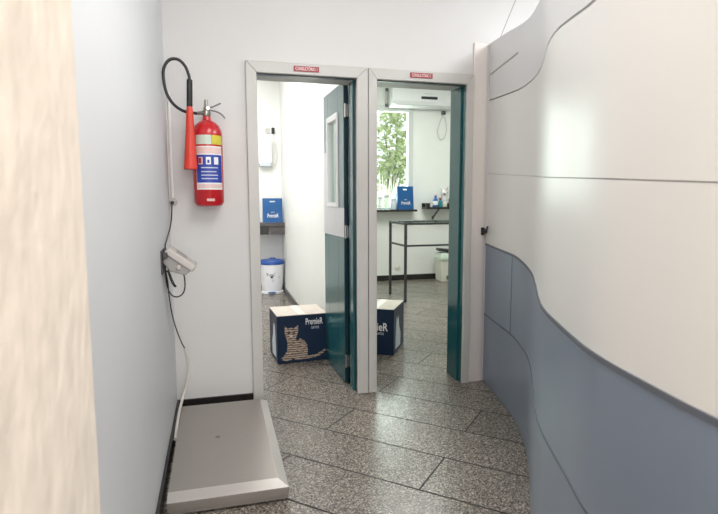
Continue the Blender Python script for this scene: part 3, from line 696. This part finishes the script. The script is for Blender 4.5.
# ------------------------------------------------------------------ garden beyond the window
S(MB().box(-8, 16, 5.0, 30, -.4, -.2), 'ground', GRASS, 'green lawn beyond the window', 'ground')
def crown(mb, c, rad, n, size, rnd, hang=0.):
    for _ in range(n):
        while True:
            q = Vector((rnd.uniform(-1, 1), rnd.uniform(-1, 1), rnd.uniform(-1, 1)))
            if .2 < q.length < 1: break
        p = Vector(c) + Vector((q.x*rad[0], q.y*rad[1], q.z*rad[2]))
        d = Vector((rnd.gauss(0, 1), rnd.gauss(0, 1), rnd.gauss(0, .6)-hang)).normalized(); u = d.cross(Vector((rnd.gauss(0, 1), rnd.gauss(0, 1), rnd.gauss(0, 1)))).normalized()
        L = size*rnd.uniform(.6, 1.3); W = L*.3
        a = [mb.bm.verts.new(v) for v in (p, p+d*L*.45+u*W, p+d*L, p+d*L*.45-u*W)]
        mb.bm.faces.new(a)
def tree(name, x, y, ht, blobs, m, label, seed, size=.12, grp='garden plants beyond the window'):
    rnd = random.Random(seed)
    t = thing(name, (x, y, -.2), label, 'tree', grp)
    tr = MB(); tr.tube([(x, y, -.2), (x+.04, y, ht*.4), (x-.03, y, ht*.7), (x+.02, y, ht)], [.07, .03], 8)
    for c, r, n in blobs: tr.tube([(x, y, ht*.45), ((x+c[0])/2+.05, (y+c[1])/2, (ht*.5+c[2])/2+.1), c], [.03, .008], 6)
    tr.build('trunk', BARK, t, smooth=True)
    mb = MB()
    for c, r, n in blobs: crown(mb, c, r, n, size, rnd)
    mb.build('crown', m, t)
tree('garden_tree', 4.5, 9.4, 2.5, [((4.35, 9.4, 3.0), (.5, .45, .45), 190), ((4.85, 9.3, 2.6), (.4, .45, .5), 170), ((4.3, 9.1, 2.2), (.4, .4, .4), 130), ((4.75, 9.5, 3.5), (.4, .4, .35), 140)], LEAFA, 'green leafy tree filling the upper half of the window', 3, .17)
tree('garden_tree', 5.6, 12.2, 2.6, [((5.4, 12.2, 2.1), (.7, .5, .6), 170), ((5.9, 12.3, 2.6), (.6, .5, .5), 130)], LEAFC, 'darker tree farther back in the garden behind the pane', 5, .22)
def spiky(x, y, label, seed, n, m, h):
    rnd = random.Random(seed)
    t = thing('garden_shrub', (x, y, -.2), label, 'shrub', 'garden plants beyond the window')
    mb = MB()
    for _ in range(n):
        a = rnd.uniform(0, 2*PI); tilt = rnd.uniform(.05, .36); L = h*rnd.uniform(.6, 1.1)
        d = Vector((math.cos(a)*tilt, math.sin(a)*tilt, 1)).normalized(); s = Vector((-math.sin(a), math.cos(a), 0))
        P = [Vector((x, y, -.2)) + d*L*k + Vector((math.cos(a), math.sin(a), -1.0))*(L*.35*tilt*k*k) for k in (0, .3, .6, .85, 1)]
        wv = [.02, .03, .026, .014, .002]
        v = [(mb.bm.verts.new(p+s*w_), mb.bm.verts.new(p-s*w_)) for p, w_ in zip(P, wv)]
        for i in range(4): mb.bm.faces.new((v[i][0], v[i+1][0], v[i+1][1], v[i][1]))
    mb.build('blades', m, t)
    st = MB().lathe((x, y, -.2), [(.09, 0), (.10, .1), (.05, .3), (.001, .32)], 12).build('stem_base', BARK, t)
spiky(3.30, 6.1, 'pale spiky shrub low in the window, nearer its left', 11, 120, LEAFB, 1.95)
spiky(4.10, 8.0, 'pale spiky shrub behind the blue bag on the sill', 12, 120, LEAFB, 2.05)

# ------------------------------------------------------------------ light
def area(name, loc, rot, sx, sy, e, col=(1, 1, 1), spread=PI):
    l = bpy.data.lights.new(name, 'AREA'); l.shape = 'RECTANGLE'; l.size = sx; l.size_y = sy; l.energy = e; l.color = col; l.spread = spread
    o = bpy.data.objects.new(name, l); COL.objects.link(o); o.location = loc; o.rotation_euler = rot; return o
area('ceiling_lamp_room_one', (.3, 2.4, 3.17), (0, 0, 0), 1.2, 1.6, 76, (1, .98, .96))
area('ceiling_lamp_room_two', (3.0, 2.6, 3.17), (0, 0, 0), 1.6, 1.6, 68, (.96, 1, .94))
area('window_daylight', (2.9, 4.9, 2.0), (-PI/2, 0, 0), .9, 1.5, 27, (.92, 1, .93))
area('corridor_fill', (1.0, -2.5, 3.07), (0, 0, 0), 1.0, 1.8, 44, (1, .97, .94))  # unseen area light added under the ceiling to brighten the corridor
area('lamp_beyond_partition', (3.2, -1.6, 3.05), (0, 0, 0), 1.2, 1.6, 70, (.95, .98, 1))
area('rear_fill', (.62, -6.1, 1.7), (PI/2, 0, 0), 1.0, 2.4, 60, (1, .96, .92))  # unseen area light added behind the camera, shining forward
sun = bpy.data.lights.new('sun', 'SUN'); sun.energy = 9; sun.angle = .02
so_ = bpy.data.objects.new('sun', sun); COL.objects.link(so_); so_.rotation_euler = (math.radians(-35), math.radians(28), 0)
W = bpy.data.worlds.new('world'); SC.world = W; W.use_nodes = True
bg = W.node_tree.nodes['Background']; bg.inputs[0].default_value = (.93, .97, 1, 1); bg.inputs[1].default_value = 1.5

# ------------------------------------------------------------------ camera
cam = bpy.data.cameras.new('camera'); co = bpy.data.objects.new('camera', cam); COL.objects.link(co); SC.camera = co
cam.sensor_fit = 'HORIZONTAL'; cam.sensor_width = 36; cam.lens = 532.59/718*36
fw = Vector((.2565476, .96054423, -.10741558)); r = Vector((.96604437, -.25835816, -.00305429)); u = Vector((.03068547, .10298465, .99420952))
mw = Matrix((r, u, -fw)).transposed().to_4x4(); mw.translation = (.27242, -3.43301, 1.32466)
co.matrix_world = mw
cam.clip_start = .02
cam.dof.use_dof = True; cam.dof.focus_distance = 3.6; cam.dof.aperture_fstop = 5.0
SC.view_settings.view_transform = 'Standard'; SC.view_settings.look = 'None'; SC.view_settings.gamma = 1; SC.view_settings.use_curve_mapping = False
SC.view_settings.exposure = .12
